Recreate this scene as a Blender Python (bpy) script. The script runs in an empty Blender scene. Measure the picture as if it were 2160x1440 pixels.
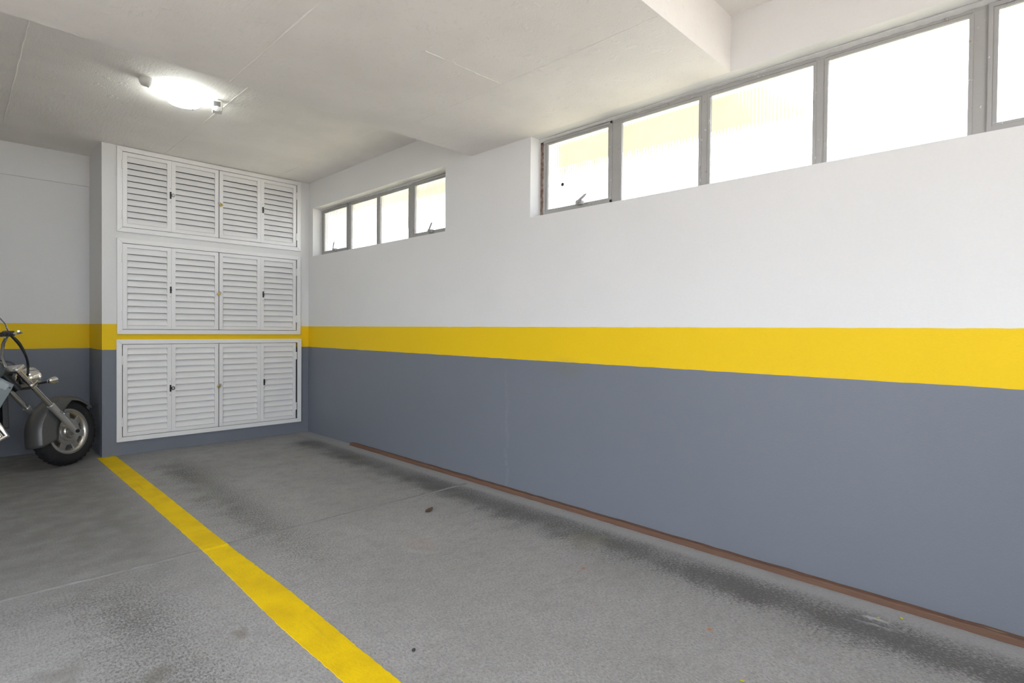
import bpy, bmesh, math, random
from mathutils import Vector, Matrix

# ------------------------------------------------------------------ camera
F, YAW, PITCH, ROLL, PPY, CAMH = 1164.65, math.radians(45.427), math.radians(-0.7904), math.radians(0.5023), 712.33, 1.3
scene = bpy.context.scene
col = scene.collection
r0 = Vector((math.cos(YAW), -math.sin(YAW), 0)); d0 = Vector((math.sin(YAW), math.cos(YAW), 0)); zz = Vector((0, 0, 1))
fw = d0*math.cos(PITCH) + zz*math.sin(PITCH); up = zz*math.cos(PITCH) - d0*math.sin(PITCH)
cr, sr = math.cos(ROLL), math.sin(ROLL)
R1 = r0*cr + up*sr; U1 = up*cr - r0*sr
cam_d = bpy.data.cameras.new('camera'); cam = bpy.data.objects.new('camera', cam_d); col.objects.link(cam)
m = Matrix((R1, U1, -fw)).transposed().to_4x4(); m.translation = (0, 0, CAMH); cam.matrix_world = m
cam_d.sensor_width = 36; cam_d.lens = F/2160*36; cam_d.shift_y = (PPY-720)/2160; cam_d.clip_start = .05; cam_d.clip_end = 300
scene.camera = cam

def ray(px, py):
    X, Y = px-1080, py-PPY
    return (R1*(X/F) - U1*(Y/F) + fw)
def on(px, py, ax, v):
    q = ray(px, py); i = 'xyz'.index(ax); o = Vector((0, 0, CAMH))
    return o + q*((v-o[i])/q[i])

# ------------------------------------------------------------------ world, sun, exposure
vs = scene.view_settings
vs.view_transform = 'Standard'; vs.look = 'None'; vs.gamma = 1; vs.use_curve_mapping = False
vs.exposure = 2.62
scene.cycles.max_bounces = 9; scene.cycles.transmission_bounces = 6; scene.cycles.caustics_reflective = False
w = bpy.data.worlds.new('sky'); scene.world = w; w.use_nodes = True
bg = w.node_tree.nodes['Background']; bg.inputs[0].default_value = (.87, .945, 1.06, 1); bg.inputs[1].default_value = 1.6
sun_d = bpy.data.lights.new('sun', 'SUN'); sun = bpy.data.objects.new('sun', sun_d); col.objects.link(sun)
sun_d.energy = 5.0; sun_d.angle = math.radians(1); sun_d.color = (1, .95, .86)
sun.rotation_euler = Vector((0, -.5, -.86)).to_track_quat('-Z', 'Y').to_euler(); sun.location = (0, 0, 30)

# plan of the garage (metres; camera stands at the origin)
XW, YB, ZC, ZL = 3.163, 6.728, 3.12, 2.803          # right wall, cabinet wall, ceiling, beam soffit
YF, YN = 3.626, 1.365                               # beam far and near edge
XC, YR = 1.044, 7.43                                # corner of the cabinet block, wall of the recess
XL, YBACK = -2.3, -1.9                              # far left wall, entrance wall behind the camera
ZS, ZG = 1.327, 1.069                               # yellow band
def daylight(name, loc, rot, sx, sy):               # sky portal in an opening
    l = bpy.data.lights.new(name, 'AREA'); l.shape = 'RECTANGLE'; l.size = sx; l.size_y = sy; l.energy = 1
    l.cycles.is_portal = True
    o = bpy.data.objects.new(name, l); col.objects.link(o); o.location = loc; o.rotation_euler = rot
GY0, GY1, GZ = .8, 2.75, 2.5                       # garage entrance in the left wall
daylight('entrance_daylight', (XL-.1, (GY0+GY1)/2, GZ/2), (0, math.radians(-90), 0), GZ, GY1-GY0)
RX0, RX1, RZ0, RZ1 = -.8, 1.7, 1.15, 2.75              # opening high in the wall behind the camera
daylight('vent_daylight', ((RX0+RX1)/2, YBACK-.1, (RZ0+RZ1)/2), (math.radians(90), 0, 0), RX1-RX0, RZ1-RZ0)
daylight('window_daylight', (3.42, .9, 2.49), (0, math.radians(90), 0), .62, 4.0)
daylight('window_daylight', (3.42, 5.3, 2.49), (0, math.radians(90), 0), .6, 2.62)

# ------------------------------------------------------------------ node helpers
class NT:
    def __init__(s, name):
        s.m = bpy.data.materials.new(name); s.m.use_nodes = True; s.t = s.m.node_tree; s.n = s.t.nodes
        s.b = s.n['Principled BSDF']; s.out = s.n['Material Output']
    def put(s, sock, v):
        if isinstance(v, bpy.types.NodeSocket): s.t.links.new(v, sock)
        elif isinstance(v, (tuple, list)) and len(v) == 3 and sock.type == 'RGBA': sock.default_value = (*v, 1)
        else: sock.default_value = v
    def new(s, ty, **k):
        n = s.n.new(ty)
        for a, b in k.items(): setattr(n, a, b)
        return n
    def M(s, op, a, b=0., c=0.):
        n = s.new('ShaderNodeMath', operation=op)
        for i, v in enumerate((a, b, c)): s.put(n.inputs[i], v)
        return n.outputs[0]
    def coord(s, kind='Object'): return s.new('ShaderNodeTexCoord').outputs[kind]
    def xyz(s, v):
        n = s.new('ShaderNodeSeparateXYZ'); s.put(n.inputs[0], v); return n.outputs
    def map(s, v, sc): 
        n = s.new('ShaderNodeMapping'); s.put(n.inputs[0], v); n.inputs['Scale'].default_value = sc; return n.outputs[0]
    def noise(s, v, scale, det=4, rough=.55, dist=0):
        n = s.new('ShaderNodeTexNoise'); s.put(n.inputs['Vector'], v); n.inputs['Scale'].default_value = scale
        n.inputs['Detail'].default_value = det; n.inputs['Roughness'].default_value = rough; n.inputs['Distortion'].default_value = dist
        return n.outputs['Fac']
    def ramp(s, v, a, b, c=0., d=1.):
        n = s.new('ShaderNodeMapRange', interpolation_type='SMOOTHSTEP'); s.put(n.inputs[0], v)
        for i, q in enumerate((a, b, c, d)): n.inputs[i+1].default_value = q
        return n.outputs[0]
    def mix(s, f, a, b, mode='MIX'):
        n = s.new('ShaderNodeMix', data_type='RGBA', blend_type=mode); s.put(n.inputs[0], f); s.put(n.inputs[6], a); s.put(n.inputs[7], b)
        return n.outputs[2]
    def gauss(s, x, c, wd):
        t = s.M('DIVIDE', s.M('SUBTRACT', x, c), wd); return s.M('EXPONENT', s.M('MULTIPLY', s.M('MULTIPLY', t, t), -1.))
    def bump(s, h, st, dist=.01):
        n = s.new('ShaderNodeBump'); n.inputs['Strength'].default_value = st; n.inputs['Distance'].default_value = dist; s.put(n.inputs['Height'], h)
        s.t.links.new(n.outputs[0], s.b.inputs['Normal'])
    def set(s, **k):
        for a, v in k.items(): s.put(s.b.inputs[a.replace('_', ' ')], v)
        return s

def plain(name, c, rough=.5, metal=0., var=.06, scale=30, bump=0.):
    q = NT(name); v = q.coord(); n = q.noise(v, scale)
    q.set(Base_Color=q.mix(n, tuple(x*(1-var) for x in c), tuple(min(1, x*(1+var)) for x in c)), Roughness=rough, Metallic=metal)
    if bump: q.bump(q.noise(v, scale*3), bump, .004)
    return q.m

# painted plaster with the yellow band and grey dado
WHITE, YELLOW, GREY = (.80, .795, .785), (.90, .60, .010), (.195, .212, .250)
def wall_mat():
    q = NT('wall_paint'); v = q.coord(); x, y, z = q.xyz(v)
    wob = q.M('MULTIPLY', q.M('SUBTRACT', q.noise(v, 9, 1), .5), .006)
    zw = q.M('ADD', z, wob)
    c = q.mix(q.ramp(zw, ZG-.0012, ZG+.0012), GREY, YELLOW)
    c = q.mix(q.ramp(zw, ZS-.0012, ZS+.0012), c, WHITE)
    big = q.noise(v, 1.3, 3); fine = q.noise(v, 60, 1)
    c = q.mix(q.M('MULTIPLY', q.ramp(big, .35, .75), .12), c, q.mix(1., c, (.8, .8, .78), 'MULTIPLY'))
    c = q.mix(q.M('MULTIPLY', fine, .12), c, q.mix(1., c, (.75, .75, .75), 'MULTIPLY'))
    # old patched crack running down the wall and a damp mark under the band
    onr = q.ramp(x, 3.1, 3.15)
    crack = q.M('MULTIPLY', q.gauss(q.M('ADD', y, q.M('MULTIPLY', q.M('SUBTRACT', q.noise(v, 5, 2), .5), .12)), 3.17, .018), q.ramp(z, 1.05, .9))
    crack = q.M('MULTIPLY', q.M('MULTIPLY', crack, onr), q.ramp(fine, .42, .62, .1, .8))
    c = q.mix(q.M('MULTIPLY', crack, .26), c, (.34, .35, .37))
    damp = q.M('MULTIPLY', q.M('MULTIPLY', q.gauss(y, 2.55, .13), q.gauss(z, 1.02, .055)), q.ramp(big, .35, .65, .4, 1.))
    c = q.mix(q.M('MULTIPLY', q.M('MULTIPLY', damp, onr), .55), c, (.20, .19, .13))
    q.set(Base_Color=c, Roughness=q.ramp(z, ZG-.01, ZG+.01, .45, .6), Specular_IOR_Level=.25)
    q.bump(q.M('ADD', q.noise(v, 170, 1), q.M('MULTIPLY', q.noise(v, 14, 1), 1.3)), .16, .004)
    return q.m
def ceil_mat():
    q = NT('ceiling_paint'); v = q.coord()
    c = q.mix(q.ramp(q.noise(v, 2.2, 3), .3, .75), (.91, .875, .835), (.85, .815, .775))
    c = q.mix(q.M('MULTIPLY', q.ramp(q.noise(v, 38, 2), .58, .72), .22), c, (.74, .71, .68))
    q.set(Base_Color=c, Roughness=.75)
    wv = q.noise(q.map(v, (34, 6, 1)), 1.6, 2, .5, .6); wm = q.ramp(q.noise(v, .7, 2), .45, .6)
    h = q.M('ADD', q.M('MULTIPLY', q.noise(v, 110, 1), .8), q.M('MULTIPLY', q.M('MULTIPLY', wv, wm), 2.2))
    h = q.M('ADD', h, q.M('MULTIPLY', q.ramp(q.noise(v, 12, 2), .62, .70), 1.0))
    q.bump(h, .28, .005)
    return q.m
def floor_mat():
    q = NT('floor_paint'); v = q.coord(); x, y, z = q.xyz(v)
    n1 = q.noise(v, 1.5, 2); n2 = q.noise(v, 6, 3); sp = q.noise(v, 120, 1, .6); sp2 = q.noise(q.map(v, (1, .6, 1)), 105, 2, .7)
    c = q.mix(q.ramp(n1, .3, .7), (.32, .316, .313), (.375, .371, .370))
    c = q.mix(q.M('MULTIPLY', q.ramp(n2, .5, .8), .45), c, (.25, .238, .226))
    c = q.mix(q.M('MULTIPLY', q.ramp(sp2, .36, .62), .55), c, (.215, .213, .212))
    c = q.mix(q.M('MULTIPLY', q.ramp(sp, .54, .72), .45), c, (.47, .47, .475))
    c = q.mix(q.M('MULTIPLY', q.ramp(q.noise(v, 17, 1, .6), .45, .72), .30), c, (.23, .224, .216))
    xx = q.M('ADD', x, q.M('MULTIPLY', q.M('SUBTRACT', n2, .5), .22))
    sl = q.M('SUBTRACT', xx, q.M('MULTIPLY', q.M('SUBTRACT', y, 3.), .004))
    def band(cx, wd, y0, y1, y2, y3, amt):
        g = q.M('MULTIPLY', q.gauss(sl, cx, wd), q.M('MULTIPLY', q.ramp(y, y0, y1), q.ramp(y, y2, y3, 1, 0)))
        return q.M('MULTIPLY', g, amt)
    b = band(2.83, .17, -6, -5, 6.0, 6.35, .95)
    b = q.M('MAXIMUM', b, band(1.44, .19, 2.0, 4.2, 5.8, 6.3, .6))
    b = q.M('MAXIMUM', b, band(.56, .20, 1.2, 2.4, 3.1, 3.6, .55))
    b = q.M('MAXIMUM', b, band(-.9, .17, -2, 0., 5.9, 6.3, .5))
    b = q.M('MULTIPLY', b, q.ramp(n1, .25, .62, .6, 1.15))
    # tyre dirt sits in the pits of the coarse paint: speckled
    bm_ = q.ramp(q.M('ADD', sp2, q.M('MULTIPLY', b, .38)), .54, .90)
    c = q.mix(q.M('MULTIPLY', bm_, .78), c, (.075, .073, .070))
    c = q.mix(q.M('MULTIPLY', b, .14), c, (.10, .097, .093))
    # far wheel-stop smudges
    for (sx, sy, rx, ry, a) in ((1.55, 5.55, .16, .42, .55), (2.8, 5.95, .2, .16, .6), (2.25, 5.75, .12, .1, .35), (2.3, 5.25, .12, .1, .3), (.2, 3.3, .5, .12, .25)):
        g = q.M('MULTIPLY', q.gauss(xx, sx, rx), q.gauss(y, sy, ry))
        c = q.mix(q.M('MULTIPLY', q.M('MULTIPLY', g, q.ramp(sp2, .38, .6)), a), c, (.075, .072, .068))
    grime_shade = q.M('MULTIPLY', q.ramp(q.M('ADD', x, q.M('MULTIPLY', n2, .25)), 1.25, .9), q.ramp(q.M('ADD', y, q.M('MULTIPLY', n1, 1.5)), 3.3, 5.0))  # left-bay grime, deepened to paint in the shade at the far end
    c = q.mix(q.M('MULTIPLY', q.M('MULTIPLY', grime_shade, q.ramp(n2, .25, .6, .65, 1.)), .62), c, (.125, .12, .115))
    spn = q.M('SUBTRACT', q.noise(v, 16, 1), .5)
    # dried spill ring, rust drips, earthy patches
    dx = q.M('SUBTRACT', x, 2.0); dy = q.M('SUBTRACT', y, 2.72)
    rr = q.M('SQRT', q.M('ADD', q.M('MULTIPLY', dx, dx), q.M('MULTIPLY', q.M('MULTIPLY', dy, dy), .55)))
    rr = q.M('ADD', rr, q.M('MULTIPLY', spn, .10))
    c = q.mix(q.M('MULTIPLY', q.ramp(rr, .02, .12, 1, 0), .38), c, (.36, .30, .28))
    c = q.mix(q.M('MULTIPLY', q.M('MULTIPLY', q.gauss(rr, .112, .02), q.ramp(n2, .4, .6)), .3), c, (.48, .465, .44))
    for (sx, sy, rd, cc, a) in ((2.424, 1.826, .022, (.36, .15, .05), .8), (2.322, 1.058, .016, (.42, .17, .04), .9), (2.78, 2.05, .16, (.28, .27, .20), .4),
                                (.53, 2.38, .07, (.13, .12, .10), .6), (.28, 2.62, .11, (.15, .14, .125), .4), (.42, 2.1, .07, (.13, .115, .09), .6), (.86, 2.45, .05, (.15, .13, .10), .5),
                                (2.55, 5.6, .06, (.33, .30, .12), .45), (1.8, 5.6, .05, (.30, .28, .12), .4)):
        ax = q.M('SUBTRACT', x, sx); ay = q.M('SUBTRACT', y, sy)
        d = q.M('SQRT', q.M('ADD', q.M('MULTIPLY', ax, ax), q.M('MULTIPLY', ay, ay)))
        d = q.M('ADD', d, q.M('MULTIPLY', spn, rd*1.6))
        c = q.mix(q.M('MULTIPLY', q.ramp(d, rd*.3, rd, 1, 0), a), c, cc)
    # chalky scuffs and little white paint drops
    sc = q.M('MULTIPLY', q.M('MULTIPLY', q.gauss(x, 2.93, .05), q.gauss(y, .56, .10)), q.ramp(q.noise(q.map(v, (30, 9, 1)), 1., 1), .55, .62))
    c = q.mix(q.M('MULTIPLY', sc, .7), c, (.6, .6, .63))
    vo = q.new('ShaderNodeTexVoronoi'); q.put(vo.inputs['Vector'], v); vo.inputs['Scale'].default_value = 7
    dots = q.ramp(vo.outputs['Distance'], .018, .03, 1, 0)
    vc = q.xyz(vo.outputs['Color'])
    dots = q.M('MULTIPLY', dots, q.ramp(vc[0], .62, .64))
    c = q.mix(q.M('MULTIPLY', dots, .8), c, (.62, .62, .60))
    # fillet of cleaner smooth cement along the wall
    edge = q.ramp(q.M('ADD', x, q.M('MULTIPLY', n2, .03)), 2.97, 3.05)
    c = q.mix(q.M('MULTIPLY', edge, .55), c, (.40, .40, .405))
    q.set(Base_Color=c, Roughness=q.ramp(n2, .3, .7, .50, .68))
    q.bump(sp2, .4, .005)
    return q.m
def line_mat():
    q = NT('line_paint'); v = q.coord()
    c = q.mix(q.ramp(q.noise(v, 5, 5), .35, .7), (.83, .575, .004), (.72, .48, .006))
    st = q.ramp(q.noise(q.map(v, (60, 1.6, 1)), 1., 3), .60, .72)
    c = q.mix(q.M('MULTIPLY', st, .35), c, (.42, .28, .03))
    c = q.mix(q.M('MULTIPLY', q.ramp(q.noise(v, 90, 3), .55, .75), .35), c, (.50, .34, .03))
    q.set(Base_Color=c, Roughness=.7, Specular_IOR_Level=.15); q.bump(q.noise(q.map(v, (1, .55, 1)), 90, 3, .65), .3, .004)
    return q.m
def wood_mat():
    q = NT('old_wood'); v = q.coord()
    g = q.noise(q.map(v, (60, 1.4, 60)), 1.3, 5, .6, .8)
    c = q.mix(g, (.085, .042, .026), (.225, .122, .078))
    c = q.mix(q.M('MULTIPLY', q.ramp(q.noise(q.map(v, (8, 1.2, 8)), 1.1, 3), .52, .68), .55), c, (.15, .105, .075))
    c = q.mix(q.M('MULTIPLY', q.ramp(q.noise(q.map(v, (30, 2.5, 30)), 1., 3), .66, .74), .6), c, (.42, .30, .20))
    q.set(Base_Color=c, Roughness=.75); q.bump(g, .5, .004)
    return q.m
def steel_paint():
    q = NT('window_paint'); v = q.coord()
    c = q.mix(q.noise(v, 8, 4), (.345, .335, .315), (.42, .415, .41))
    rust = q.ramp(q.noise(v, 16, 5, .65), .62, .70)
    c = q.mix(q.M('MULTIPLY', rust, .55), c, (.22, .13, .09))
    c = q.mix(q.ramp(q.noise(v, 45, 2), .70, .74), c, (.62, .61, .6))
    q.set(Base_Color=c, Roughness=.6); q.bump(q.noise(v, 60, 3), .3, .003)
    return q.m
def rusty():
    q = NT('rusted_steel'); v = q.coord()
    c = q.mix(q.ramp(q.noise(v, 30, 5), .35, .65), (.13, .065, .04), (.27, .22, .19))
    q.set(Base_Color=c, Roughness=.85); q.bump(q.noise(v, 80, 4), .6, .004)
    return q.m
def ribbed_glass():
    q = NT('ribbed_glass'); v = q.coord()
    dirt = q.ramp(q.noise(v, 3, 4), .35, .75)
    q.set(Base_Color=(1, 1, 1), Roughness=0., IOR=1.45); q.b.inputs['Transmission Weight'].default_value = 1.
    q.set(Base_Color=q.mix(dirt, (1, 1, 1), (.96, .945, .91)))
    return q.m
def emit_mat(name, c, st):
    q = NT(name); q.set(Base_Color=(.9, .9, .9), Roughness=.3)
    q.b.inputs['Emission Color'].default_value = (*c, 1); q.b.inputs['Emission Strength'].default_value = st
    return q.m

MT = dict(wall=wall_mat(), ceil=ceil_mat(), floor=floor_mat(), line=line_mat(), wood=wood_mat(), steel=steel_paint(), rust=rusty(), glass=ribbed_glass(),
    drive=plain('driveway_concrete', (.30, .275, .26), .9, 0, .1, 3), yard=plain('rear_paving', (.60, .56, .53), .9, 0, .1, 3),
    joint=plain('joint_filler', (.24, .235, .23), .8, 0, .25, 25, .4),
    mortar=plain('rough_mortar', (.66, .65, .63), .85, 0, .12, 40, .5),
    alu=plain('white_enamel', (.87, .862, .855), .32, 0, .02, 5), inside=plain('cupboard_inside', (.30, .295, .29), .8),
    black=plain('black_plastic', (.012, .012, .013), .4), brass=plain('brass', (.58, .42, .14), .32, .9), shackle=plain('shackle_steel', (.6, .6, .6), .25, 1.),
    chrome=plain('chrome', (.78, .77, .75), .12, 1., .02), alloy=plain('cast_alloy', (.62, .60, .56), .30, 1., .06), slider=plain('fork_slider', (.62, .63, .63), .38, .8),
    fender=plain('grey_metallic', (.14, .14, .138), .42, .5, .12, 60), rubber=plain('rubber', (.010, .010, .011), .75, 0, .2, 60, .4), shroud=plain('silver_blue_paint', (.17, .20, .215), .30, .6),
    shroud2=plain('pale_silver_paint', (.30, .34, .36), .25, .5), engine=plain('engine_black', (.02, .021, .023), .45, .3), seat=plain('seat_vinyl', (.015, .015, .015), .5), lens=plain('headlamp_glass', (.70, .70, .66), .08, .6), amber=plain('amber_lens', (.55, .30, .10), .2),
    tank=plain('tank_paint', (.16, .19, .21), .22, .5), red=plain('tail_lens', (.4, .01, .01), .2),
    device=plain('white_plastic', (.74, .74, .71), .4), grey=plain('grey_lens', (.13, .14, .14), .25), lamp=emit_mat('lit_diffuser', (.95, 1., .94), 6.5),
    leaf=plain('dry_leaf', (.09, .055, .035), .8), ygreen=plain('yellow_leaf', (.55, .50, .06), .7), stone=plain('dark_stone', (.035, .035, .036), .8, 0, .3),
    eave=plain('eave_render', (.335, .322, .305), .9), ground=plain('sunlit_ground', (.26, .24, .16), .95, 0, .15, 2))

# ------------------------------------------------------------------ mesh helpers
class MB:
    def __init__(s): s.v = []; s.f = []
    def add(s, vs, fs):
        k = len(s.v); s.v += [Vector(p) for p in vs]; s.f += [[i+k for i in f] for f in fs]; return s
    def box(s, a, b, M=None):
        x0, y0, z0 = a; x1, y1, z1 = b
        vs = [Vector(p) for p in ((x0,y0,z0),(x1,y0,z0),(x1,y1,z0),(x0,y1,z0),(x0,y0,z1),(x1,y0,z1),(x1,y1,z1),(x0,y1,z1))]
        if M: vs = [M @ p for p in vs]
        return s.add(vs, [(0,3,2,1),(4,5,6,7),(0,1,5,4),(1,2,6,5),(2,3,7,6),(3,0,4,7)])
    def lathe(s, prof, n=24, M=None, a0=0, a1=2*math.pi):          # profile (r, z) about local z
        full = abs(a1-a0-2*math.pi) < 1e-6; k = n if full else n+1; vs = []; fs = []; L = len(prof)
        for i in range(k):
            a = a0+(a1-a0)*i/n
            for r, z in prof: vs.append(Vector((r*math.cos(a), r*math.sin(a), z)))
        for i in range(n):
            j = (i+1) % k
            for q in range(L-1): fs.append((i*L+q, j*L+q, j*L+q+1, i*L+q+1))
        if M: vs = [M @ p for p in vs]
        return s.add(vs, fs)
    def cyl(s, p0, p1, ra, rb=None, n=16, caps=True):
        rb = ra if rb is None else rb; p0 = Vector(p0); p1 = Vector(p1); d = p1-p0
        M = Matrix.Translation(p0) @ d.to_track_quat('Z', 'Y').to_matrix().to_4x4(); L = d.length
        prof = ([(0, 0)] if caps else [])+[(ra, 0), (rb, L)]+([(0, L)] if caps else [])
        return s.lathe(prof, n, M)
    def tube(s, pts, r, n=8, closed=False):
        P = [Vector(p) for p in pts]; vs = []; fs = []; K = len(P)
        nrm = None
        for i, p in enumerate(P):
            t = (P[(i+1) % K]-P[i-1]) if (closed or 0 < i < K-1) else (P[1]-P[0] if i == 0 else P[-1]-P[-2])
            t.normalize()
            if nrm is None: nrm = t.orthogonal().normalized()
            nrm = (nrm-t*nrm.dot(t)).normalized(); b = t.cross(nrm); rad = r[i] if isinstance(r, (list, tuple)) else r
            for j in range(n):
                a = 2*math.pi*j/n; vs.append(p+(nrm*math.cos(a)+b*math.sin(a))*rad)
        for i in range(K if closed else K-1):
            for j in range(n): fs.append((i*n+j, i*n+(j+1) % n, ((i+1) % K)*n+(j+1) % n, ((i+1) % K)*n+j))
        if not closed: fs += [list(range(n))[::-1], [(K-1)*n+j for j in range(n)]]
        return s.add(vs, fs)
    def prism(s, poly, d, M=None):                                 # polygon in local xy, extruded along z by d
        n = len(poly); vs = [Vector((x, y, 0)) for x, y in poly]+[Vector((x, y, d)) for x, y in poly]
        if M: vs = [M @ p for p in vs]
        return s.add(vs, [list(range(n))[::-1], list(range(n, 2*n))]+[(i, (i+1) % n, n+(i+1) % n, n+i) for i in range(n)])
    def grid(s, rows, closed_u=False):
        L = len(rows[0]); k = len(rows); vs = [p for r in rows for p in r]; fs = []
        for i in range(k if closed_u else k-1):
            for j in range(L-1): fs.append((i*L+j, ((i+1) % k)*L+j, ((i+1) % k)*L+j+1, i*L+j+1))
        return s.add(vs, fs)
    def mesh(s, name, smooth=False, bevel=0):
        me = bpy.data.meshes.new(name); me.from_pydata([tuple(p) for p in s.v], [], s.f)
        bm = bmesh.new(); bm.from_mesh(me); bmesh.ops.remove_doubles(bm, verts=bm.verts, dist=1e-5); bmesh.ops.recalc_face_normals(bm, faces=bm.faces)
        if bevel: bmesh.ops.bevel(bm, geom=[e for e in bm.edges if len(e.link_faces) == 2 and e.calc_face_angle() > .6], offset=bevel, segments=2, affect='EDGES', profile=.6)
        bm.to_mesh(me); bm.free()
        if smooth:
            me.shade_smooth(); me.set_sharp_from_angle(angle=math.radians(38))
        return me
    def build(s, name, mat, parent=None, smooth=False, bevel=0, solid=0):
        return link(name, s.mesh(name, smooth, bevel), mat, parent, solid)
def link(name, me, mat=None, parent=None, solid=0):
    o = bpy.data.objects.new(name, me); col.objects.link(o)
    if mat and not me.materials: me.materials.append(MT[mat])
    if parent: o.parent = parent
    if solid:
        md = o.modifiers.new('thickness', 'SOLIDIFY'); md.thickness = solid; md.offset = 0
    return o
def tag(o, label=None, cat=None, group=None, kind=None):
    for k, v in (('label', label), ('category', cat), ('group', group), ('kind', kind)):
        if v: o[k] = v
    return o
def empty(name, loc, rot=(0, 0, 0)):
    o = bpy.data.objects.new(name, None); col.objects.link(o); o.location = loc; o.rotation_euler = rot; o.empty_display_size = .1
    return o
def struct(o, label): return tag(o, label, kind='structure')
rnd = random.Random(4)

# ------------------------------------------------------------------ the setting
W = .30                                             # thickness of the outer wall
W1Y0, W1Y1, W1Z0 = -1.14, 2.93, 2.18                # large window opening (runs up to the soffit)
W2Y0, W2Y1, W2Z0, W2Z1 = 3.985, 6.615, 2.198, 2.792
ZT = 3.42
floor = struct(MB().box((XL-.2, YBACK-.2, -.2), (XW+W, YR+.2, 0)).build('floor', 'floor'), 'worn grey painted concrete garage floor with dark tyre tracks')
b = MB()
for y0, y1, z0, z1 in ((YBACK-.2, W1Y0, 0, ZT), (W1Y0, W1Y1, 0, W1Z0), (W1Y0, W1Y1, ZL, ZT), (W1Y1, W2Y0, 0, ZT), (W2Y0, W2Y1, 0, W2Z0), (W2Y0, W2Y1, W2Z1, ZT), (W2Y1, YR+.2, 0, ZT)):
    b.box((XW, y0, z0), (XW+W, y1, z1))
struct(b.build('wall_right', 'wall'), 'long side wall, white above a yellow band and grey dado, with strip windows')

# cabinet wall with three niches
CXL, CXR = 1.165, 3.052
CAB = [dict(z0=2.258, z1=3.112, n=11), dict(z0=1.226, z1=2.192, n=12), dict(z0=.137, z1=1.171, n=13)]
b = MB(); nx0, nx1 = CXL+.03, CXR-.03
b.box((XC, YB, 0), (nx0, YR+.2, ZC)); b.box((nx1, YB, 0), (XW, YR+.2, ZC))
zs_ = [0]+[v for c in reversed(CAB) for v in (c['z0']+.03, c['z1']-.03)]+[ZC]
for i in range(0, len(zs_), 2): b.box((nx0, YB, zs_[i]), (nx1, YR+.2, zs_[i+1]))
b.box((nx0, YR, 0), (nx1, YR+.2, ZC))
struct(b.build('wall_back', 'wall'), 'white end wall block with yellow band that holds the louvred cabinets')
struct(MB().box((XL-.2, YR, 0), (XC, YR+.2, ZC)).build('wall_recess', 'wall'), 'dim recessed wall with yellow band behind the motorcycle')
zb = on(0, 365, 'y', YR-.02).z
struct(MB().box((XL, YR-.025, zb), (XC, YR, ZC)).build('trim_1', 'wall'), 'shallow plastered beam along the top of the recessed wall')
b = MB().box((XL-.2, YBACK-.2, 0), (XL, GY0, ZT)).box((XL-.2, GY1, 0), (XL, YR+.2, ZT)).box((XL-.2, GY0, GZ), (XL, GY1, ZT))
struct(b.build('wall_left', 'wall'), 'side wall with the open garage entrance, left of the camera')
b = MB().box((XL, YBACK-.2, 0), (RX0, YBACK, ZT)).box((RX1, YBACK-.2, 0), (XW, YBACK, ZT)).box((RX0, YBACK-.2, 0), (RX1, YBACK, RZ0)).box((RX0, YBACK-.2, RZ1), (RX1, YBACK, ZT))
struct(b.build('wall_front', 'wall'), 'wall with a wide high opening behind the camera')
struct(MB().box((XL, 3.15, 0), (-1.75, YF, ZL)).build('wall_shade_pier', 'wall'), 'unseen pier left of the picture, added to shade the recess')  # added out of view to keep entrance light off the recess
ceiling = struct(MB().box((XL-.2, YBACK-.2, ZC), (XW, YR+.2, ZT)).build('ceiling', 'ceil'), 'rough painted concrete ceiling slab')
beam = struct(MB().box((XL, YN, ZL), (XW, YF, ZC)).build('ceiling_beam', 'ceil'), 'wide dropped concrete beam crossing the ceiling')
def seam(parent, p, q, z, wd=.008, h=.0035):          # ridge left by the formwork boards
    p = Vector(p); q = Vector(q); n = 30; t = (q-p).normalized(); s_ = Vector((-t.y, t.x)); rows = []
    for i in range(n+1):
        c = p.lerp(q, i/n)+s_*rnd.uniform(-.0025, .0025); hh = h*rnd.uniform(.3, 1.2)
        rows.append([Vector((c.x-s_.x*wd, c.y-s_.y*wd, z+.0005)), Vector((c.x, c.y, z-hh)), Vector((c.x+s_.x*wd, c.y+s_.y*wd, z+.0005))])
    MB().grid(rows).build('formwork_seam', 'ceil', parent)
for x in (1.2, 2.37, .03, -1.15): seam(beam, (x, YN+.01), (x, YF-.01), ZL)
seam(beam, (1.8, 2.45), (2.37, 2.44), ZL, .005, .002)
for x in (.33, 1.58, -.9, 2.75): seam(ceiling, (x, YF+.01), (x, YB-.01), ZC, .006, .003)
# ground and neighbour's eave outside
struct(MB().box((XW+W, -30, -.4), (30, 40, -.15)).build('ground', 'ground'), 'sunlit yard outside the windows')
struct(MB().box((-30, -30, -.4), (XL-.2, 40, -.02)).build('driveway', 'drive'), 'concrete driveway outside the garage entrance')
struct(MB().box((XL-.2, -30, -.4), (XW+W, YBACK-.2, -.02)).build('rear_yard', 'yard'), 'pale paving outside the wall behind the camera')
pe = on(1655, 215, 'x', 4.95)
struct(MB().box((XW+W, pe.y, 3.12), (4.95, 14, 3.35)).box((XL-.4, YBACK-.4, ZT), (XW+W, YR+.4, ZT+.3)).build('upper_slab', 'eave'), 'cream slab projecting above the windows outside')

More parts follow.
